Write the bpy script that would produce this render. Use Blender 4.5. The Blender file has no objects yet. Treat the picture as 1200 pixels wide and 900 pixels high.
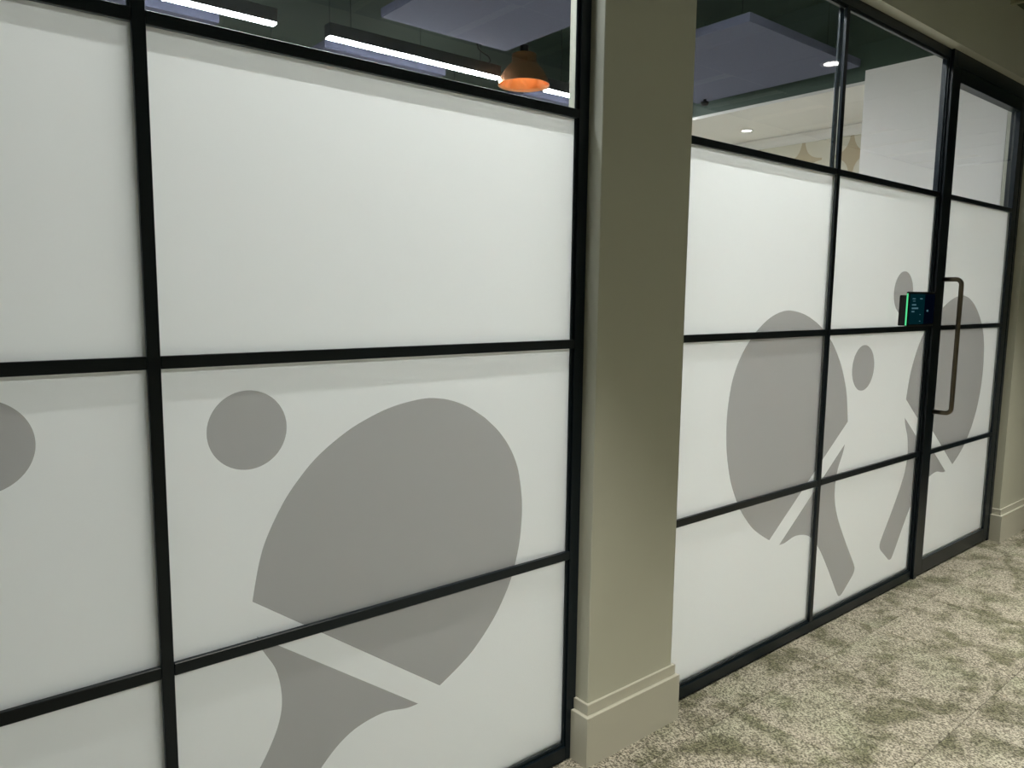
import bpy, bmesh, math, random
from mathutils import Vector, Matrix
from mathutils.geometry import tessellate_polygon
random.seed(7)
S = bpy.context.scene
COL = S.collection

# ------------------------------------------------------------------ camera, world, exposure
F_PX, YAW, PITCH, ROLL = 875.38, math.radians(39.269), math.radians(6.867), math.radians(0.691)
CAM = Vector((0.0, -1.5, 1.38))
fw = Vector((math.sin(YAW)*math.cos(PITCH), math.cos(YAW)*math.cos(PITCH), -math.sin(PITCH)))
r0 = Vector((math.cos(YAW), -math.sin(YAW), 0)); u0 = r0.cross(fw)
rt = r0*math.cos(ROLL)+u0*math.sin(ROLL); up = -r0*math.sin(ROLL)+u0*math.cos(ROLL)
cd = bpy.data.cameras.new('camera'); cam = bpy.data.objects.new('camera', cd); COL.objects.link(cam)
cd.sensor_fit = 'HORIZONTAL'; cd.sensor_width = 36.0; cd.lens = 36.0*F_PX/1200.0; cd.clip_start = 0.02
cam.matrix_world = Matrix(((rt.x, up.x, -fw.x, CAM.x), (rt.y, up.y, -fw.y, CAM.y), (rt.z, up.z, -fw.z, CAM.z), (0, 0, 0, 1)))
S.camera = cam
w = bpy.data.worlds.new('world'); S.world = w; w.use_nodes = True
w.node_tree.nodes['Background'].inputs[0].default_value = (0.5, 0.5, 0.45, 1)
w.node_tree.nodes['Background'].inputs[1].default_value = 0.0
S.view_settings.view_transform = 'Standard'; S.view_settings.look = 'None'
S.view_settings.exposure = 0.0; S.view_settings.gamma = 1.0; S.view_settings.use_curve_mapping = False

LINEAR_STRENGTH = 190.0      # suspended linear lamps in the room
DOWNLIGHT_W = 335.0          # corridor downlights
SOFFIT_W = 85.0

# ------------------------------------------------------------------ materials
def mat(name):
    m = bpy.data.materials.new(name); m.use_nodes = True
    nt = m.node_tree; nt.nodes.clear()
    out = nt.nodes.new('ShaderNodeOutputMaterial')
    return m, nt, out
def N(nt, t, **kw):
    n = nt.nodes.new(t)
    for k, v in kw.items():
        if k in n.inputs.keys(): n.inputs[k].default_value = v
        else: setattr(n, k, v)
    return n
def L(nt, a, b): nt.links.new(a, b)
def paint(name, col, rough=0.6, metal=0.0, var=0.04, scale=6.0, bump=0.0, bscale=300.0, spec=0.5, coat=0.0):
    m, nt, out = mat(name)
    p = N(nt, 'ShaderNodeBsdfPrincipled'); p.inputs['Roughness'].default_value = rough
    p.inputs['Metallic'].default_value = metal; p.inputs['Specular IOR Level'].default_value = spec
    p.inputs['Coat Weight'].default_value = coat
    tc = N(nt, 'ShaderNodeTexCoord'); nz = N(nt, 'ShaderNodeTexNoise'); nz.inputs['Scale'].default_value = scale
    nz.inputs['Detail'].default_value = 3
    L(nt, tc.outputs['Object'], nz.inputs['Vector'])
    mx = N(nt, 'ShaderNodeMix', data_type='RGBA')
    c = Vector(col)
    mx.inputs[6].default_value = (*(c*(1-var)), 1); mx.inputs[7].default_value = (*(c*(1+var)), 1)
    L(nt, nz.outputs['Fac'], mx.inputs[0]); L(nt, mx.outputs[2], p.inputs['Base Color'])
    if bump:
        n2 = N(nt, 'ShaderNodeTexNoise'); n2.inputs['Scale'].default_value = bscale; n2.inputs['Detail'].default_value = 2
        L(nt, tc.outputs['Object'], n2.inputs['Vector'])
        b = N(nt, 'ShaderNodeBump'); b.inputs['Strength'].default_value = bump; b.inputs['Distance'].default_value = 0.002
        L(nt, n2.outputs['Fac'], b.inputs['Height']); L(nt, b.outputs['Normal'], p.inputs['Normal'])
    L(nt, p.outputs[0], out.inputs[0])
    return m
def emit(name, col, strength):
    m, nt, out = mat(name); e = N(nt, 'ShaderNodeEmission'); e.inputs[0].default_value = (*col, 1); e.inputs[1].default_value = strength
    L(nt, e.outputs[0], out.inputs[0]); return m

M = {}
M['wall'] = paint('greige_wall_paint', (0.60, 0.60, 0.505), 0.55, var=0.02, bump=0.05, bscale=500)
M['skirt'] = paint('skirting_eggshell', (0.62, 0.605, 0.52), 0.28, var=0.01)
M['white'] = paint('white_wall_paint', (0.86, 0.84, 0.81), 0.6, var=0.01)
M['soffit'] = paint('soffit_white', (0.74, 0.73, 0.70), 0.7, var=0.01)
M['green'] = paint('dark_green_paint', (0.050, 0.080, 0.064), 0.6, var=0.06, scale=2)
M['corr_ceiling'] = paint('olive_ceiling_panel', (0.055, 0.075, 0.030), 0.7, var=0.08, scale=3)
M['grid'] = paint('ceiling_grid_metal', (0.40, 0.40, 0.28), 0.5)
M['frame'] = paint('black_powder_coat', (0.0045, 0.0105, 0.016), 0.36, spec=0.35, var=0.1, bump=0.02, bscale=900)
M['black'] = paint('black_plastic', (0.006, 0.006, 0.007), 0.4, spec=0.3)
M['bronze'] = paint('dark_bronze_metal', (0.16, 0.135, 0.10), 0.32, metal=1.0)
M['housing'] = paint('charcoal_lamp_housing', (0.022, 0.026, 0.030), 0.5)
M['felt'] = paint('slate_blue_felt', (0.105, 0.115, 0.175), 0.95, var=0.12, scale=60, bump=0.4, bscale=250)
M['room_floor'] = paint('pale_vinyl', (0.52, 0.50, 0.45), 0.5, var=0.05)
M['cable'] = paint('black_cable', (0.01, 0.01, 0.01), 0.5)
M['trim'] = paint('white_trim_ring', (0.75, 0.75, 0.73), 0.4)
M['wallpaper'] = paint('cream_wallpaper', (0.62, 0.60, 0.50), 0.7, var=0.02)
M['motif'] = paint('tan_wallpaper_print', (0.45, 0.38, 0.26), 0.7, var=0.05, scale=30)
M['diffuser'] = emit('lamp_diffuser', (0.93, 0.95, 1.0), LINEAR_STRENGTH)
M['disc'] = emit('downlight_disc', (1.0, 0.97, 0.9), 14.0)
M['led'] = emit('green_led', (0.10, 0.75, 0.30), 1.0)
M['screen'] = emit('dark_teal_screen', (0.0008, 0.013, 0.017), 1.0)
M['screen_side'] = emit('navy_screen_column', (0.0006, 0.0015, 0.0045), 1.0)
M['text'] = emit('screen_text', (0.06, 0.13, 0.16), 1.0)
M['bulb'] = emit('warm_bulb', (1.0, 0.42, 0.05), 190.0)

# brushed copper
m, nt, out = mat('brushed_copper')
p = N(nt, 'ShaderNodeBsdfPrincipled', Metallic=0.9, Roughness=0.25); p.inputs['Base Color'].default_value = (0.66, 0.32, 0.16, 1)
tc = N(nt, 'ShaderNodeTexCoord'); mp = N(nt, 'ShaderNodeMapping'); mp.inputs['Scale'].default_value = (60, 60, 2)
nz = N(nt, 'ShaderNodeTexNoise'); nz.inputs['Scale'].default_value = 1.0
b = N(nt, 'ShaderNodeBump', Strength=0.15, Distance=0.004)
L(nt, tc.outputs['Object'], mp.inputs[0]); L(nt, mp.outputs[0], nz.inputs['Vector']); L(nt, nz.outputs['Fac'], b.inputs['Height'])
L(nt, b.outputs[0], p.inputs['Normal']); L(nt, p.outputs[0], out.inputs[0]); M['copper'] = m

# clear glass surface (thin pane): transparent + fresnel reflection
def glass_surface(name, tint, refl, rough=0.0):
    m, nt, out = mat(name)
    tr = N(nt, 'ShaderNodeBsdfTransparent'); tr.inputs[0].default_value = (*tint, 1)
    gl = N(nt, 'ShaderNodeBsdfGlossy', Roughness=rough); gl.inputs[0].default_value = (1, 1, 1, 1)
    fr = N(nt, 'ShaderNodeFresnel', IOR=refl); mx = N(nt, 'ShaderNodeMixShader')
    L(nt, fr.outputs[0], mx.inputs[0]); L(nt, tr.outputs[0], mx.inputs[1]); L(nt, gl.outputs[0], mx.inputs[2])
    L(nt, mx.outputs[0], out.inputs[0]); return m
M['glass'] = glass_surface('clear_glass', (0.965, 0.975, 0.965), 1.5)
M['satin'] = glass_surface('satin_glass', (0.965, 0.975, 0.965), 1.28, 0.22)
m, nt, out = mat('glass_edge'); tr = N(nt, 'ShaderNodeBsdfTransparent'); tr.inputs[0].default_value = (0.95, 0.97, 0.95, 1)
L(nt, tr.outputs[0], out.inputs[0]); M['glass_back'] = m
# frosted film: diffuse reflection + diffuse transmission
m, nt, out = mat('frosted_film')
df = N(nt, 'ShaderNodeBsdfDiffuse'); df.inputs[0].default_value = (0.76, 0.79, 0.72, 1)
tl = N(nt, 'ShaderNodeBsdfTranslucent'); tl.inputs[0].default_value = (0.89, 0.905, 0.845, 1)
mx = N(nt, 'ShaderNodeMixShader'); mx.inputs[0].default_value = 0.62
L(nt, df.outputs[0], mx.inputs[1]); L(nt, tl.outputs[0], mx.inputs[2]); L(nt, mx.outputs[0], out.inputs[0]); M['film'] = m
# grey print on the film: tinted, see-through
m, nt, out = mat('grey_film_print'); tr = N(nt, 'ShaderNodeBsdfTransparent'); tr.inputs[0].default_value = (0.535, 0.52, 0.51, 1)
L(nt, tr.outputs[0], out.inputs[0]); M['print'] = m

# carpet
m, nt, out = mat('mottled_carpet')
p = N(nt, 'ShaderNodeBsdfPrincipled', Roughness=0.95); p.inputs['Specular IOR Level'].default_value = 0.1
p.inputs['Sheen Weight'].default_value = 0.15
tc = N(nt, 'ShaderNodeTexCoord'); oi = N(nt, 'ShaderNodeObjectInfo')
sc = N(nt, 'ShaderNodeVectorMath', operation='SCALE'); cx = N(nt, 'ShaderNodeCombineXYZ')
ml = N(nt, 'ShaderNodeMath', operation='MULTIPLY'); ml.inputs[1].default_value = 37.0
L(nt, oi.outputs['Random'], ml.inputs[0]); L(nt, ml.outputs[0], cx.inputs[0]); L(nt, ml.outputs[0], cx.inputs[1])
ad = N(nt, 'ShaderNodeVectorMath', operation='ADD'); L(nt, tc.outputs['Object'], ad.inputs[0]); L(nt, cx.outputs[0], ad.inputs[1])
big = N(nt, 'ShaderNodeTexNoise', Scale=6.5, Detail=9.0, Roughness=0.66, Distortion=0.3)
mpa = N(nt, 'ShaderNodeMapping'); mpa.inputs['Scale'].default_value = (1.0, 1.0, 1.0)
L(nt, ad.outputs[0], mpa.inputs[0]); L(nt, mpa.outputs[0], big.inputs['Vector'])
rp = N(nt, 'ShaderNodeValToRGB'); rp.color_ramp.elements[0].position = 0.40; rp.color_ramp.elements[1].position = 0.53
rp.color_ramp.elements[0].color = (0.150, 0.146, 0.098, 1); rp.color_ramp.elements[1].color = (0.345, 0.318, 0.265, 1)
L(nt, big.outputs['Fac'], rp.inputs[0])
# green tinge patches
gn = N(nt, 'ShaderNodeTexNoise', Scale=3.0, Detail=2.0); ad2 = N(nt, 'ShaderNodeVectorMath', operation='ADD'); ad2.inputs[1].default_value = (11.3, 4.7, 2.0)
L(nt, ad.outputs[0], ad2.inputs[0]); L(nt, ad2.outputs[0], gn.inputs['Vector'])
gr = N(nt, 'ShaderNodeMapRange'); gr.inputs[1].default_value = 0.5; gr.inputs[2].default_value = 0.7; gr.inputs[4].default_value = 0.55
L(nt, gn.outputs['Fac'], gr.inputs[0])
m1 = N(nt, 'ShaderNodeMix', data_type='RGBA', blend_type='MULTIPLY'); m1.inputs[7].default_value = (0.80, 0.92, 0.78, 1)
L(nt, gr.outputs[0], m1.inputs[0]); L(nt, rp.outputs[0], m1.inputs[6])
# loop speckle, drawn out along the corridor's width
mpb = N(nt, 'ShaderNodeMapping'); mpb.inputs['Scale'].default_value = (1.0, 0.7, 1.0)
L(nt, ad.outputs[0], mpb.inputs[0])
sp = N(nt, 'ShaderNodeTexNoise', Scale=205.0, Detail=2.0, Roughness=0.7); L(nt, mpb.outputs[0], sp.inputs['Vector'])
sr = N(nt, 'ShaderNodeValToRGB'); sr.color_ramp.elements[0].position = 0.41; sr.color_ramp.elements[1].position = 0.60
sr.color_ramp.elements[0].color = (0.34, 0.34, 0.32, 1); sr.color_ramp.elements[1].color = (1.65, 1.65, 1.62, 1)
L(nt, sp.outputs['Fac'], sr.inputs[0])
m2 = N(nt, 'ShaderNodeMix', data_type='RGBA', blend_type='MULTIPLY'); m2.inputs[0].default_value = 1.0
L(nt, m1.outputs[2], m2.inputs[6]); L(nt, sr.outputs[0], m2.inputs[7]); L(nt, m2.outputs[2], p.inputs['Base Color'])
bp = N(nt, 'ShaderNodeBump', Strength=0.6, Distance=0.003); L(nt, sp.outputs['Fac'], bp.inputs['Height']); L(nt, bp.outputs[0], p.inputs['Normal'])
L(nt, p.outputs[0], out.inputs[0]); M['carpet'] = m

# ------------------------------------------------------------------ helpers
def thing(name, loc, label=None, cat=None, group=None, kind=None):
    o = bpy.data.objects.new(name, None); COL.objects.link(o); o.location = loc; o.empty_display_size = 0.05
    return tag(o, label, cat, group, kind)
def tag(o, label=None, cat=None, group=None, kind=None):
    if label: o['label'] = label
    if cat: o['category'] = cat
    if group: o['group'] = group
    if kind: o['kind'] = kind
    return o
def wloc(o):
    v = Vector(o.location)
    while o.parent: o = o.parent; v += o.location
    return v
def obj(name, bm, mats, parent=None, smooth=False):
    """one mesh object; bm in world coordinates, origin moved to the base centre"""
    xs = [v.co for v in bm.verts]
    lo = Vector([min(c[i] for c in xs) for i in range(3)]); hi = Vector([max(c[i] for c in xs) for i in range(3)])
    org = Vector(((lo.x+hi.x)/2, (lo.y+hi.y)/2, lo.z))
    bmesh.ops.translate(bm, vec=-org, verts=bm.verts)
    me = bpy.data.meshes.new(name); bm.to_mesh(me); bm.free()
    if not isinstance(mats, (list, tuple)): mats = [mats]
    for m_ in mats: me.materials.append(m_)
    if smooth:
        for f in me.polygons: f.use_smooth = True
    o = bpy.data.objects.new(name, me); COL.objects.link(o)
    if parent: o.parent = parent; o.location = org-wloc(parent)
    else: o.location = org
    return o
def box(bm, a, b, bev=0.0, mi=0):
    g = bmesh.ops.create_cube(bm, size=1.0)
    vs = g['verts']
    for v in vs:
        v.co = Vector([a[i] if v.co[i] < 0 else b[i] for i in range(3)])
    fs = {f for v in vs for f in v.link_faces}
    for f in fs: f.material_index = mi
    if bev:
        es = list({e for v in vs for e in v.link_edges})
        bmesh.ops.bevel(bm, geom=es, offset=bev, segments=1, affect='EDGES', profile=0.5)
    return fs
def boxes(lst, bev=0.0):
    bm = bmesh.new()
    for a, b in lst: box(bm, a, b, bev)
    return bm
def lathe(bm, prof, c, seg=40, closed=False):
    rings = []
    for r, z in prof:
        rings.append([bm.verts.new((c[0]+r*math.cos(2*math.pi*k/seg), c[1]+r*math.sin(2*math.pi*k/seg), c[2]+z)) for k in range(seg)])
    for a, b in zip(rings, rings[1:]):
        for k in range(seg): bm.faces.new((a[k], a[(k+1) % seg], b[(k+1) % seg], b[k]))
    if closed:
        bm.faces.new(rings[0][::-1]); bm.faces.new(rings[-1])
    return rings
def tube(bm, pts, r, seg=10, caps=True):
    pts = [Vector(q) for q in pts]; rings = []
    ref = Vector((0, 0, 1))
    t0 = (pts[1]-pts[0]).normalized()
    if abs(t0.dot(ref)) > 0.9: ref = Vector((1, 0, 0))
    nrm = t0.cross(ref).normalized()
    for i, q in enumerate(pts):
        t = ((pts[min(i+1, len(pts)-1)]-pts[max(i-1, 0)])).normalized()
        nrm = (nrm-t*nrm.dot(t)).normalized(); bi = t.cross(nrm)
        rings.append([bm.verts.new(q+nrm*r*math.cos(2*math.pi*k/seg)+bi*r*math.sin(2*math.pi*k/seg)) for k in range(seg)])
    for a, b in zip(rings, rings[1:]):
        for k in range(seg): bm.faces.new((a[k], a[(k+1) % seg], b[(k+1) % seg], b[k]))
    if caps: bm.faces.new(rings[0][::-1]); bm.faces.new(rings[-1])
def extrude_poly(bm, pts, z0, z1):
    a = [bm.verts.new((x, y, z0)) for x, y in pts]; b = [bm.verts.new((x, y, z1)) for x, y in pts]
    n = len(pts)
    bm.faces.new(a[::-1]); bm.faces.new(b)
    for i in range(n): bm.faces.new((a[i], a[(i+1) % n], b[(i+1) % n], b[i]))
    bmesh.ops.recalc_face_normals(bm, faces=bm.faces)
def struct(name, bm, m_, label, cat):
    return tag(obj(name, bm, m_), label, cat, kind='structure')

# ------------------------------------------------------------------ the corridor shell
WF, WB = -0.05, 0.085          # faces of the wall that holds the glazing
HEAD = 2.512                   # top of the glazing
CC = 2.81                      # corridor ceiling
RC = 3.30                      # room ceiling
struct('wall_front', boxes([((-3.0, WF, 0), (-0.78, WB, HEAD)), ((4.80, WF, 0), (9.0, WB, HEAD)), ((-3.0, WF, HEAD), (9.0, WB, RC))]),
       M['wall'], 'greige painted wall and bulkhead framing the glazed openings', 'wall')
struct('wall_pillar', boxes([((1.4875, WF, 0), (1.869, WB, HEAD))], bev=0.002), M['wall'],
       'narrow greige pillar standing between the two glazed partitions', 'pillar')
def skirting(name, outline, label):
    bm = bmesh.new()
    def off(d):
        pts = outline(d); return pts
    for d0, z0, z1 in ((0.020, 0.003, 0.157), (0.009, 0.157, 0.191)):
        extrude_poly(bm, outline(d0), z0, z1)
    es = [e for e in bm.edges if all(v.co.z > 0.15 for v in e.verts) and abs(e.verts[0].co.z-e.verts[1].co.z) < 1e-5]
    bmesh.ops.bevel(bm, geom=es, offset=0.0015, segments=1, affect='EDGES')
    return struct(name, bm, M['skirt'], label, 'skirting')
PX0, PX1 = 1.487, 1.8695
skirting('baseboard_pillar', lambda d: [(PX0-d, -0.001), (PX0-d, WF-d), (PX1+d, WF-d), (PX1+d, -0.001), (PX1, -0.001), (PX1, WF), (PX0, WF), (PX0, -0.001)],
         'stepped skirting board wrapped around the narrow pillar')
skirting('baseboard_right', lambda d: [(4.80-d, -0.013), (4.80-d, WF-d), (8.99, WF-d), (8.99, WF), (4.80, WF), (4.80, -0.013)],
         'stepped skirting board along the wall beyond the door')
struct('wall_opposite', boxes([((-3.0, -2.25, 0), (9.0, -2.15, CC))]), M['wall'], 'greige corridor wall facing the glazed partitions', 'wall')
struct('baseboard_opposite', boxes([((-2.99, -2.149, 0.0), (8.99, -2.131, 0.16)), ((-2.99, -2.149, 0.1601), (8.99, -2.140, 0.19))], bev=0.0015), M['skirt'], 'stepped skirting board along the wall facing the partitions', 'skirting')
struct('wall_corridor_near', boxes([((-3.1, -2.25, 0), (-3.0, WF, CC))]), M['wall'], 'greige wall closing the near end of the corridor', 'wall')
struct('wall_corridor_far', boxes([((9.0, -2.25, 0), (9.1, WF, CC))]), M['wall'], 'greige wall closing the far end of the corridor', 'wall')

# floor slab with carpet tiles
fl = struct('floor', boxes([((-3.0, -2.15, -0.10), (9.0, 0.08, -0.008))]), M['carpet'], 'mottled beige and olive carpet tile floor of the corridor', 'floor')
bm = bmesh.new(); box(bm, (-0.2494, -0.2494, -0.008), (0.2494, 0.2494, 0.003))
top = [e for e in bm.edges if all(v.co.z > 0 for v in e.verts)]
bmesh.ops.bevel(bm, geom=top, offset=0.0022, segments=1, affect='EDGES')
tile_me = bpy.data.meshes.new('carpet_tile'); bm.to_mesh(tile_me); bm.free(); tile_me.materials.append(M['carpet'])
bm = bmesh.new(); box(bm, (-0.2494, -0.0790, -0.008), (0.2494, 0.0790, 0.003))
top = [e for e in bm.edges if all(v.co.z > 0 for v in e.verts)]
bmesh.ops.bevel(bm, geom=top, offset=0.0022, segments=1, affect='EDGES')
strip_me = bpy.data.meshes.new('carpet_tile_cut'); bm.to_mesh(strip_me); bm.free(); strip_me.materials.append(M['carpet'])
floc = wloc(fl)
for i in range(0, 14):
    for j in range(-1, 4):
        cx_ = 0.85+0.5*i; cy_ = -0.161-0.25-0.5*j
        me = tile_me
        if j == -1: cy_ = -0.161+0.0798; me = strip_me
        if cy_ < -1.95: continue
        o = bpy.data.objects.new('carpet_tile', me); COL.objects.link(o); o.parent = fl
        o.location = Vector((cx_, cy_, 0))-floc

struct('floor_room', boxes([((-3.0, 0.08, -0.10), (6.0, 5.0, 0.0))]), M['room_floor'], 'pale vinyl floor of the meeting room', 'floor')
# corridor ceiling: panels in a metal grid
ce = struct('ceiling', boxes([((-3.0, -2.15, CC+0.02), (9.0, WF, CC+0.08))]), M['corr_ceiling'], 'dark olive panelled ceiling of the corridor', 'ceiling')
cloc = wloc(ce)
bm = bmesh.new(); box(bm, (-0.288, -0.588, -0.012), (0.288, 0.588, 0.0198), 0.003)
pan_me = bpy.data.meshes.new('ceiling_panel'); bm.to_mesh(pan_me); bm.free(); pan_me.materials.append(M['corr_ceiling'])
DLX = [1.00, 2.80, 4.50]
DLY = -0.935
bm = bmesh.new()
xs_ = [3.7+0.6*k for k in range(-8, 9)]
for x in xs_: box(bm, (x-0.012, -2.14, CC-0.002), (x+0.012, WF-0.002, CC+0.0198))
gridx = obj('ceiling_grid', bm, M['grid'], ce)
bm = bmesh.new()
for y in (-1.5, -0.3):
    for a, b_ in zip(xs_, xs_[1:]): box(bm, (a+0.012, y-0.012, CC-0.002), (b_-0.012, y+0.012, CC+0.0198))
gridy = obj('ceiling_cross_grid', bm, M['grid'], ce)
for x in xs_[:-1]:
    o = bpy.data.objects.new('ceiling_panel', pan_me); COL.objects.link(o); o.parent = ce
    o.location = Vector((x+0.3, -0.9, CC+0.0))-cloc

def spot(name, loc, power, angle, col, parent=None, blend=1.0, rad=0.04):
    ld = bpy.data.lights.new(name, 'SPOT'); ld.energy = power; ld.spot_size = math.radians(angle); ld.spot_blend = blend
    ld.shadow_soft_size = rad; ld.color = col
    o = bpy.data.objects.new(name, ld); COL.objects.link(o); o.parent = parent
    o.location = Vector(loc)-(wloc(parent) if parent else Vector())
    return o
def downlight(loc, label, power, angle, r=0.05, z_face=0.0, group=None, col=(1.0, 0.97, 0.86), off=''):
    t = thing('downlight'+off, (loc[0], loc[1], loc[2]-0.006), label, 'downlight', group)
    bm = bmesh.new(); lathe(bm, [(r*0.86, 0.003), (r*0.90, -0.004), (r*1.12, -0.005), (r*1.15, 0.0), (r*0.86, 0.0)], (loc[0], loc[1], loc[2]-0.001), 32)
    obj('trim_ring', bm, M['trim'], t, True)
    bm = bmesh.new(); lathe(bm, [(r*0.86, -0.0005), (r*0.86, -0.002)], (loc[0], loc[1], loc[2]), 32, closed=True)
    obj('lens'+off, bm, M['disc'], t)
    spot('downlight_lamp'+off, (loc[0], loc[1], loc[2]-0.012), power, angle, col, t)
    return t
for x in DLX:
    downlight((x, DLY, CC-0.012), 'round corridor downlight mirrored in the clear pane beside the door' if x == 4.50 else 'recessed round downlight in the corridor ceiling', DOWNLIGHT_W, 68, r=0.062, group='corridor downlights', off='_offscreen')

# ------------------------------------------------------------------ the room behind the glass
struct('ceiling_room', boxes([((-3.0, WB, RC), (6.0, 5.0, RC+0.1))]), M['green'], 'dark green painted high ceiling of the meeting room', 'ceiling')
struct('wall_back', boxes([((-3.0, 5.0, 0), (6.0, 5.1, 2.8))]), M['white'], 'white lower back wall of the meeting room', 'wall')
struct('wall_back_upper', boxes([((-3.0, 5.0, 2.8), (6.0, 5.1, RC))]), M['green'], 'dark green upper back wall of the meeting room', 'wall')
struct('wall_left', boxes([((-3.1, WB, 0), (-3.0, 5.0, RC))]), M['green'], 'dark green end wall of the meeting room far from the door', 'wall')
struct('wall_right', boxes([((4.80, WB+0.002, 0), (4.90, 0.90, 2.8))]), M['white'], 'plain white wall seen through the clear panes by the door', 'wall')
struct('wall_right_upper', boxes([((4.80, WB+0.002, 2.8), (4.90, 0.90, RC-0.002))]), M['green'], 'dark green wall above the plain white wall', 'wall')
struct('trim_1', boxes([((4.812, 0.902, 2.74), (4.90, 4.99, RC-0.002))]), M['green'], 'dark green bulkhead above the white alcove soffit', 'bulkhead')
struct('ceiling_alcove', boxes([((4.812, 0.902, 2.72), (5.88, 4.99, 2.74)),]), M['soffit'], 'white lowered soffit over the papered alcove', 'soffit')
wp = struct('wall_alcove', boxes([((5.88, 0.60, 0), (5.98, 4.99, 2.74))]), M['wallpaper'], 'cream papered alcove wall with a tan curved print', 'wall')
struct('wall_alcove_side', boxes([((4.902, 0.62, 0), (5.878, 0.72, 2.718))]), M['white'], 'white side wall of the papered alcove', 'wall')
# cornice along the papered wall
bm = bmesh.new()
prof = [(5.879, 2.719), (5.80, 2.719), (5.80, 2.708), (5.835, 2.690), (5.858, 2.662), (5.862, 2.648), (5.879, 2.648)]
a = [bm.verts.new((x, 0.73, z)) for x, z in prof]; b_ = [bm.verts.new((x, 4.98, z)) for x, z in prof]
for i in range(len(prof)): bm.faces.new((a[i], a[(i+1) % len(prof)], b_[(i+1) % len(prof)], b_[i]))
bm.faces.new(a[::-1]); bm.faces.new(b_); bmesh.ops.recalc_face_normals(bm, faces=bm.faces)
struct('trim_2', bm, M['soffit'], 'white moulded cornice above the cream wallpaper', 'cornice')
# wallpaper print: tan webs with concave sides and drawn-out arms
def motif(cy, cz, s, fl_):
    arms = [(0.0, 0.20, 0.018), (math.pi/2, 0.17, 0.018), (math.pi, 0.20, 0.020), (1.5*math.pi, 0.17, 0.012)]
    pts = []
    for k in range(4):
        a0, l0, w0 = arms[k]; a1, l1, w1 = arms[(k+1) % 4]
        d0 = Vector((math.sin(a0)*fl_, math.cos(a0))); d1 = Vector((math.sin(a1)*fl_, math.cos(a1)))
        p0 = d0*l0+d1*w0*0.5; p1 = d1*l1+d0*w1*0.5; c = d0*0.035+d1*0.035
        for t in [i/10 for i in range(11)]:
            q = p0*(1-t)**3+(d0*0.06+d1*0.018)*3*t*(1-t)**2+(d1*0.06+d0*0.018)*3*t*t*(1-t)+p1*t**3
            pts.append((cy+q.x*s, cz+q.y*s))
    bm = bmesh.new(); vs = [bm.verts.new((5.8795, y, z)) for y, z in pts]
    for tri in tessellate_polygon([[Vector((y, z, 0)) for y, z in pts]]):
        try: bm.faces.new([vs[i] for i in tri])
        except ValueError: pass
    return bm
for k in range(9):
    for rr in range(3):
        cy = 1.10+0.41*k+(0.2 if rr % 2 else 0); cz = 2.50-0.36*rr
        if cy > 4.7: continue
        obj('wallpaper_print', motif(cy, cz, 0.98, 1 if k % 2 else -1), M['motif'], wp)

downlight((5.42, 2.16, 2.72), 'small round downlight in the white alcove soffit', SOFFIT_W, 140, r=0.045, col=(0.88, 0.94, 1.0))

# acoustic rafts hung below the green ceiling
def raft(x0, x1, y0, y1, label):
    t = thing('acoustic_raft', ((x0+x1)/2, (y0+y1)/2, 2.80), label, 'ceiling raft', 'felt ceiling rafts')
    bm = bmesh.new(); box(bm, (x0+0.002, y0+0.002, 2.80), (x1-0.002, y1-0.002, 2.806)); obj('felt_face', bm, M['felt'], t)
    bm = bmesh.new(); box(bm, (x0, y0, 2.8061), (x1, y1, 2.845)); obj('edge_band', bm, M['felt'], t)
    for (sx, sy) in ((0.12, 0.12), (0.12, 0.88), (0.88, 0.12), (0.88, 0.88)):
        bm = bmesh.new(); px, py = x0+(x1-x0)*sx, y0+(y1-y0)*sy
        tube(bm, [(px, py, 2.845), (px, py, RC)], 0.0015, 6); obj('hanger_wire', bm, M['cable'], t)
raft(2.04, 2.868, 0.885, 2.108, 'slate blue felt raft hanging in front of the copper pendant')
raft(3.512, 4.70, 0.885, 2.105, 'slate blue felt raft hanging beside the white wall and green bulkhead')
raft(0.23, 1.425, 0.885, 2.105, 'slate blue felt raft above the end of the long lamp row')
raft(0.23, 1.425, 2.75, 3.95, 'rear slate felt raft behind the first linear lamp')
raft(2.03, 2.88, 2.75, 3.95, 'rear slate felt raft behind the middle linear lamp')
raft(3.545, 4.70, 2.75, 3.95, 'rear slate felt raft behind the copper pendant')

# suspended linear lamps
def linear_lamp(x0, x1, y, label, dz=0.0, hw=0.024, off=''):
    t = thing('linear_lamp'+off, ((x0+x1)/2, y, 2.742+dz), label, 'linear lamp', 'suspended linear lamps')
    bm = bmesh.new(); box(bm, (x0, y-0.032, 2.752+dz), (x1, y+0.032, 2.82+dz), 0.001); obj('housing', bm, M['housing'], t)
    bm = bmesh.new(); box(bm, (x0+0.004, y-hw, 2.745+dz), (x1-0.004, y+hw, 2.7519+dz)); obj('diffuser'+off, bm, M['diffuser'], t)
    for q in (0.12, 0.88):
        bm = bmesh.new(); px = x0+(x1-x0)*q
        tube(bm, [(px, y, 2.82+dz), (px, y, RC)], 0.0018, 6); obj('hanger_wire', bm, M['cable'], t)
    return t
linear_lamp(0.43, 1.603, 2.43, 'black linear lamp hanging left of the middle one, seen over the frosted pane')
lb = linear_lamp(1.892, 3.066, 2.43, 'black linear lamp with a looped cable hanging before the copper pendant')
linear_lamp(3.474, 4.65, 2.43, 'black linear lamp partly hidden behind the copper pendant')
for x0 in (0.43, 1.83):    # above the picture: they cast the rails' shadow on the film and the bright patch on the pillar's side
    linear_lamp(x0, x0+1.174, 0.39, 'black linear lamp close behind the glazed partition', 0.095, 0.0145, '_offscreen')
bm = bmesh.new()
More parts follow.
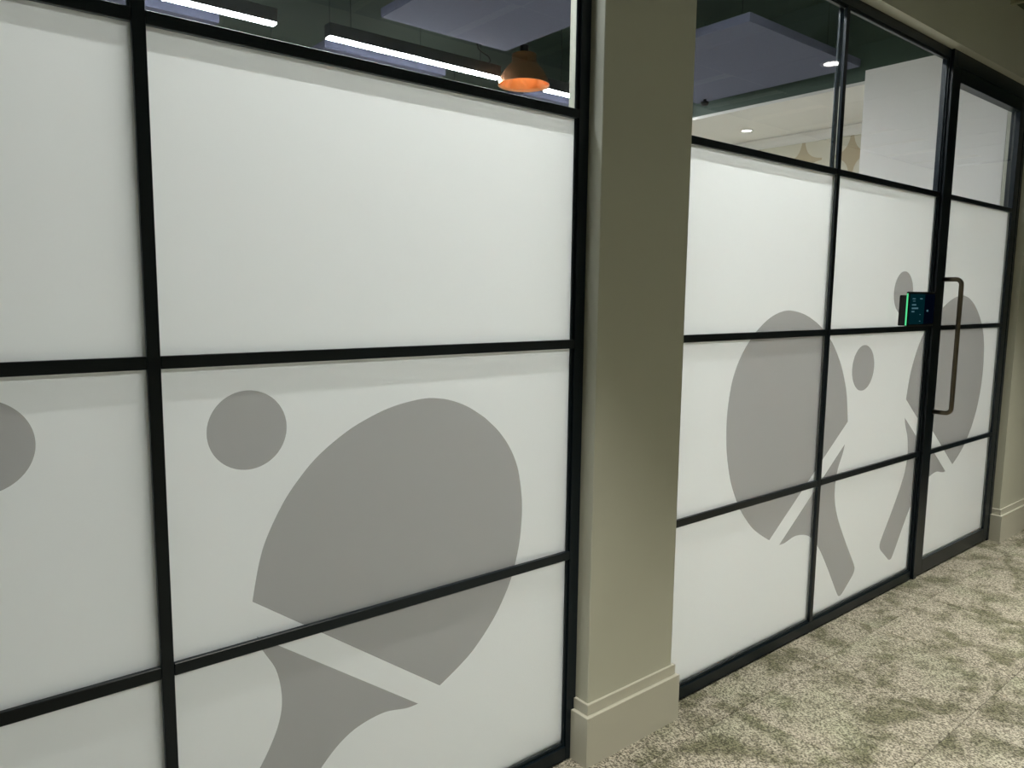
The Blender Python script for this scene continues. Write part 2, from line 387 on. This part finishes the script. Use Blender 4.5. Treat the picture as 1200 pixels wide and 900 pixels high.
tube(bm, [(2.885, 2.40, 2.98), (2.88, 2.41, 2.93), (2.90, 2.42, 2.895), (2.95, 2.43, 2.88), (2.99, 2.43, 2.87), (3.005, 2.43, 2.845), (2.985, 2.43, 2.82)], 0.004, 8)
obj('feed_cable', bm, M['cable'], lb, True)

# copper pendant
PC = (3.133, 2.25, 2.683)
t = thing('pendant_lamp', PC, 'brushed copper bell pendant with a glowing orange inside', 'pendant lamp')
sh = [(0.163, 0.0), (0.157, 0.020), (0.142, 0.054), (0.124, 0.085), (0.106, 0.108), (0.088, 0.128), (0.078, 0.138), (0.078, 0.182), (0.074, 0.186), (0.02, 0.188)]
inn = [(0.018, 0.183), (0.070, 0.181), (0.074, 0.135), (0.084, 0.125), (0.102, 0.105), (0.120, 0.082), (0.138, 0.052), (0.153, 0.020), (0.1595, 0.0), (0.163, 0.0)]
bm = bmesh.new(); lathe(bm, sh+inn, PC, 48); bmesh.ops.recalc_face_normals(bm, faces=bm.faces)
obj('lamp_shade', bm, M['copper'], t, True)
bm = bmesh.new(); lathe(bm, [(0.001, 0.0), (0.024, 0.0), (0.026, 0.004), (0.026, 0.05), (0.012, 0.06), (0.010, RC-PC[2]-0.190)], (PC[0], PC[1], PC[2]+0.189), 20, True); obj('stem', bm, M['black'], t)
bm = bmesh.new(); lathe(bm, [(0.002, 0.07), (0.020, 0.075), (0.032, 0.095), (0.028, 0.120), (0.015, 0.145), (0.013, 0.178)], PC, 20); obj('bulb', bm, M['bulb'], t, True)

# small black sensor hanging under the raft edge
SP = (4.636, 1.995, 2.80)
t = thing('ceiling_sensor', (SP[0], SP[1], 2.755), 'small black dome sensor under the raft beside the pillar', 'sensor')
bm = bmesh.new(); lathe(bm, [(0.012, -0.016), (0.012, 0.0)], SP, 16, True); obj('stem', bm, M['black'], t)
bm = bmesh.new(); lathe(bm, [(0.002, -0.045), (0.018, -0.042), (0.028, -0.032), (0.030, -0.0165)], SP, 24, True); obj('dome', bm, M['black'], t, True)

# ------------------------------------------------------------------ printed bats and balls on the film (X, Z on the glass)
def cr(pts, n=6):
    out_ = []
    for i in range(len(pts)-1):
        p0 = pts[max(i-1, 0)]; p1 = pts[i]; p2 = pts[i+1]; p3 = pts[min(i+2, len(pts)-1)]
        for k in range(n):
            t_ = k/n
            out_.append(tuple(0.5*((2*p1[c])+(-p0[c]+p2[c])*t_+(2*p0[c]-5*p1[c]+4*p2[c]-p3[c])*t_*t_+(-p0[c]+3*p1[c]-3*p2[c]+p3[c])*t_**3) for c in (0, 1)))
    out_.append(pts[-1]); return out_
half = [(0.295, 0), (0.328, 0.0715), (0.3455, 0.126), (0.356, 0.2), (0.3555, 0.26), (0.345, 0.33), (0.316, 0.41), (0.281, 0.472), (0.247, 0.518), (0.206, 0.56), (0.168, 0.59), (0.117, 0.615), (0.06, 0.630), (0.0, 0.635)]
hs = cr(half)
BLADE = [(-x, y) for x, y in hs]+[(x, y) for x, y in hs[-2::-1]]
hh = [(0.250, -0.060), (0.222, -0.080), (0.171, -0.104), (0.135, -0.134), (0.106, -0.170), (0.088, -0.210), (0.078, -0.255), (0.073, -0.31), (0.0715, -0.40), (0.073, -0.525), (0.066, -0.551), (0.048, -0.560)]
hc = cr(hh)
HANDLE = hc+[(-x, y) for x, y in hc[::-1]]
def place(poly, o, ang, s):
    c, sn = math.cos(ang), math.sin(ang)
    return [(o[0]+s*(x*c-y*sn), o[1]+s*(x*sn+y*c)) for x, y in poly]
def circ(c, d, n=64): return [(c[0]+d/2*math.cos(2*math.pi*k/n), c[1]+d/2*math.sin(2*math.pi*k/n)) for k in range(n)]
PRINTS = []
def bat(o, deg, s, hoff=0.0):
    PRINTS.append(('bat_blade_print', place(BLADE, o, math.radians(deg), s)))
    PRINTS.append(('bat_handle_print', place([(x+hoff, y) for x, y in HANDLE], o, math.radians(deg), s)))
bat((0.776, 0.551), -36.3, 1.0, 0.008)
bat((2.805, 0.657), 36.07, 1.17, -0.012)
bat((3.911, 0.708), -36.2, 1.17, 0.0)
PRINTS.append(('ball_print', circ((0.540, 1.0945), 0.1655)))
PRINTS.append(('ball_print', circ((0.0855, 1.1125), 0.1655)))
PRINTS.append(('ball_print', circ((3.190, 1.083), 0.196)))
PRINTS.append(('ball_print', circ((3.524, 1.407), 0.192)))
def clip(poly, x0, x1, z0, z1):
    def cut(P, ins, inter):
        o_ = []
        for i in range(len(P)):
            a_, c_ = P[i-1], P[i]
            if ins(c_):
                if not ins(a_): o_.append(inter(a_, c_))
                o_.append(c_)
            elif ins(a_): o_.append(inter(a_, c_))
        return o_
    def ix(v): return lambda a_, c_: (v, a_[1]+(c_[1]-a_[1])*(v-a_[0])/(c_[0]-a_[0]))
    def iz(v): return lambda a_, c_: (a_[0]+(c_[0]-a_[0])*(v-a_[1])/(c_[1]-a_[1]), v)
    for ins, it in ((lambda q: q[0] >= x0, ix(x0)), (lambda q: q[0] <= x1, ix(x1)), (lambda q: q[1] >= z0, iz(z0)), (lambda q: q[1] <= z1, iz(z1))):
        if not poly: return []
        poly = cut(poly, ins, it)
    return poly

# ------------------------------------------------------------------ glazing
BAR = 0.012       # depth of a glazing bar in front of the glass
GT = 0.008        # glass thickness
def pane(parent, x0, x1, z0, z1, y0, frosted, dx=0.0, dz=0.0):
    """glass behind the front bars; the film lies on its back face"""
    ya, yb = y0+BAR, y0+BAR+GT
    bm = bmesh.new(); fs = box(bm, (x0, ya, z0), (x1, yb, z1))
    for f in bm.faces:
        n = f.normal; f.normal_update(); n = f.normal
        f.material_index = 0 if n.y < -0.5 else 1
    if not frosted:
        return obj('clear_pane', bm, [M['glass'], M['glass_back']], parent)
    o = obj('frosted_pane', bm, [M['satin'], M['film']], parent)
    for nm, poly in PRINTS:
        q = clip([(x+dx, z+dz) for x, z in poly], x0+0.001, x1-0.001, z0+0.001, z1-0.001)
        if len(q) < 3: continue
        b2 = bmesh.new(); vs = [b2.verts.new((x, yb-0.0006, z)) for x, z in q]
        for tri in tessellate_polygon([[Vector((x, z, 0)) for x, z in q]]):
            try: b2.faces.new([vs[i] for i in tri])
            except ValueError: pass
        obj(nm, b2, M['print'], o)
    return o
def bar(parent, name, x0, x1, z0, z1, y0, bead=0.0):
    """front and back glazing bar, one piece each side of the glass"""
    bm = bmesh.new()
    box(bm, (x0, y0, z0), (x1, y0+BAR-0.0003, z1), 0.0012)
    yb = y0+BAR+GT+0.006
    box(bm, (x0, yb, z0), (x1, yb+0.009, z1), 0.0012)
    return obj(name, bm, M['frame'], parent)
R1, R2, R3 = (1.850, 1.8745), (1.2315, 1.256), (0.6215, 0.6465)
RB, RT = 0.045, 2.4715
def glazed(name, label, xl, xr, mulls, postl, postr):
    t = thing(name, ((xl+xr)/2, 0.02, 0.0), label, 'glazed partition', kind='structure')
    # outer frame: posts, sill rail, head rail, each with a slim bead on the inside
    y0, y1 = 0.0, 0.033
    for (a, b2, s) in ((xl, xl+postl, 1), (xr-postr, xr, -1)):
        bm = bmesh.new(); box(bm, (a, y0, 0.003), (b2, 0.0117, HEAD-0.001), 0.0012)
        if s > 0: box(bm, (a, 0.0118, 0.003), (a+0.011, y1, HEAD-0.001), 0.0008)
        else: box(bm, (b2-0.011, 0.0118, 0.003), (b2, y1, HEAD-0.001), 0.0008)
        post = obj('post', bm, M['frame'], t)
        bm = bmesh.new()
        if s > 0: box(bm, (b2, 0.006, RB+0.001), (b2+0.009, 0.0117, RT-0.001), 0.001)
        else: box(bm, (a-0.009, 0.006, RB+0.001), (a, 0.0117, RT-0.001), 0.001)
        obj('glazing_bead', bm, M['frame'], post)
        bw = min(0.026, abs(b2-a)-0.0115)
        if bw > 0.004:
            bm = bmesh.new()
            if s > 0: box(bm, (a+0.0113, 0.026, RB+0.02), (a+0.0113+bw, y1, R1[0]), 0.0008)
            else: box(bm, (b2-0.0113-bw, 0.026, RB+0.02), (b2-0.0113, y1, R1[0]), 0.0008)
            obj('back_bead', bm, M['frame'], post)
    ia, ib = xl+postl, xr-postr
    for nm, z0, z1, s in (('sill_rail', 0.003, RB, 1), ('head_rail', RT, HEAD-0.001, -1)):
        bm = bmesh.new(); box(bm, (ia+0.0003, y0, z0), (ib-0.0003, y1, z1), 0.0012); rl = obj(nm, bm, M['frame'], t)
        bm = bmesh.new()
        if s > 0: box(bm, (ia+0.0095, 0.006, z1), (ib-0.0095, 0.0117, z1+0.009), 0.001)
        else: box(bm, (ia+0.0095, 0.006, z0-0.009), (ib-0.0095, 0.0117, z0), 0.001)
        obj('glazing_bead', bm, M['frame'], rl)
        if s > 0:
            bm = bmesh.new(); box(bm, (xl+0.012, 0.026, z1+0.0002), (xr-0.012, y1, z1+0.017), 0.0008); obj('back_bead', bm, M['frame'], rl)
    for (a, b2) in mulls:
        bar(t, 'mullion', a, b2, RB+0.0003, RT-0.0003, 0.0)
    cols = [ia]+[v for q in mulls for v in q]+[ib]
    for c in range(0, len(cols), 2):
        a, b2 = cols[c], cols[c+1]
        for (z0, z1) in (R1, R2, R3): bar(t, 'glazing_bar', a+0.0003, b2-0.0003, z0, z1, 0.0)
        ga = xl+0.0112 if c == 0 else (cols[c-1]+cols[c])/2+0.0005
        gb = xr-0.0112 if c+2 >= len(cols) else (cols[c+1]+cols[c+2])/2-0.0005
        rows = [RB, sum(R3)/2, sum(R2)/2, sum(R1)/2, RT]
        for k in range(4):
            pane(t, ga+0.0005, gb-0.0005, rows[k]+0.0006, rows[k+1]-0.0006, 0.0, k < 3)
    return t
glazed('window_1', 'wide black framed frosted partition with one big bat and a ball, beside the pillar', -0.779, 1.4865, [(0.350, 0.3735)], 0.037, 0.037)
glazed('window_2', 'black framed frosted partition with two bats and two balls, between pillar and door', 1.8885, 3.789, [(2.832, 2.856)], 0.025, 0.012)

# the door and its frame
YD = -0.012
t = thing('door_1', (4.30, 0.0, 0.0), 'black framed frosted glass door with a long bronze pull handle', 'door', kind='structure')
for nm, a, b2 in (('door_jamb', 3.7905, 3.825), ('door_jamb', 4.766, 4.7995)):
    bm = bmesh.new(); box(bm, (a, YD, 0.003), (b2, 0.034, HEAD-0.001), 0.0012); obj(nm, bm, M['frame'], t)
bm = bmesh.new(); box(bm, (3.8253, YD, 2.443), (4.7657, 0.034, HEAD-0.001), 0.0012); obj('door_head', bm, M['frame'], t)
DX0, DX1, DZ0, DZ1 = 3.828, 4.763, 0.013, 2.440
GX0, GX1, GZ0, GZ1 = 3.888, 4.700, 0.085, 2.380
YL = YD+0.002
leaf = thing('door_leaf', Vector((0, 0, 0)))
leaf.parent = t; leaf.location = Vector((4.2955, 0.0, DZ0))-Vector(t.location)
def lp(nm, x0, x1, z0, z1):
    bm = bmesh.new(); box(bm, (x0, YL, z0), (x1, YL+0.045, z1), 0.0012); return obj(nm, bm, M['frame'], leaf)
lp('stile', DX0, GX0, DZ0, DZ1); lp('stile', GX1, DX1, DZ0, DZ1)
lp('bottom_rail', GX0+0.0003, GX1-0.0003, DZ0, GZ0); lp('top_rail', GX0+0.0003, GX1-0.0003, GZ1, DZ1)
for (z0, z1) in (R1, R2, R3):
    bar(leaf, 'glazing_bar', GX0+0.0003, GX1-0.0003, z0, z1-0.002, YL)
rows = [GZ0, sum(R3)/2, sum(R2)/2, sum(R1)/2, GZ1]
for k in range(4): pane(leaf, GX0+0.0005, GX1-0.0005, rows[k]+0.0006, rows[k+1]-0.0006, YL, k < 3, 0.032, 0.018)
# pull handle
HX, HY, HZ0, HZ1, HR = 3.868, -0.092, 0.836, 1.474, 0.026
def arc(cy, cz, a0, a1): return [(HX, cy+HR*math.cos(a0+(a1-a0)*k/8), cz+HR*math.sin(a0+(a1-a0)*k/8)) for k in range(9)]
pts = [(HX, YL-0.0005, HZ1), (HX, HY+HR+0.012, HZ1)]+arc(HY+HR, HZ1-HR, math.pi/2, math.pi)+[(HX, HY, (HZ0+HZ1)/2)]+arc(HY+HR, HZ0+HR, math.pi, 1.5*math.pi)+[(HX, HY+HR+0.012, HZ0), (HX, YL-0.0005, HZ0)]
bm = bmesh.new(); tube(bm, pts, 0.0105, 16)
h = obj('pull_handle', bm, M['bronze'], leaf, True); h['label'] = 'dark bronze pull handle'

# room booking panel on the door frame
TX0, TX1, TZ0, TZ1, TY = 3.462, 3.745, 1.2565, 1.412, -0.032
t = thing('booking_panel', ((TX0+TX1)/2, -0.015, TZ0), 'black wall tablet with green edge light and dark teal screen', 'tablet')
bm = bmesh.new(); box(bm, (TX0, TY, TZ0), (TX1, TY+0.012, TZ1), 0.003); cs = obj('casing', bm, M['black'], t)
bm = bmesh.new(); box(bm, (TX0+0.006, TY+0.0122, TZ0+0.004), (TX1-0.03, 0.0115, TZ1-0.016), 0.002); obj('mount', bm, M['black'], t)
bm = bmesh.new(); box(bm, (TX0-0.0022, TY+0.003, TZ0+0.006), (TX0-0.0002, TY+0.009, TZ1-0.008)); o = obj('led_strip', bm, M['led'], cs); o['label'] = 'green light strip'
bm = bmesh.new(); box(bm, (TX0+0.012, TY-0.0006, TZ0+0.010), (TX1-0.012, TY-0.0001, TZ1-0.010)); sn = obj('screen', bm, M['screen'], t)
bm = bmesh.new(); box(bm, (TX0+0.165, TY-0.0010, TZ0+0.010), (TX1-0.012, TY-0.0007, TZ1-0.010)); obj('side_column', bm, M['screen_side'], sn)
for (x, z, wd, ht) in ((0.035, 0.122, 0.030, 0.004), (0.112, 0.122, 0.026, 0.005), (0.040, 0.112, 0.026, 0.003), (0.033, 0.094, 0.042, 0.006), (0.033, 0.078, 0.066, 0.007), (0.033, 0.064, 0.028, 0.006), (0.190, 0.066, 0.018, 0.008), (0.118, 0.052, 0.010, 0.003), (0.118, 0.022, 0.012, 0.003)):
    bm = bmesh.new(); box(bm, (TX0+x, TY-0.0014, TZ0+z), (TX0+x+wd, TY-0.0011, TZ0+z+ht)); obj('text_line', bm, M['text'], sn)
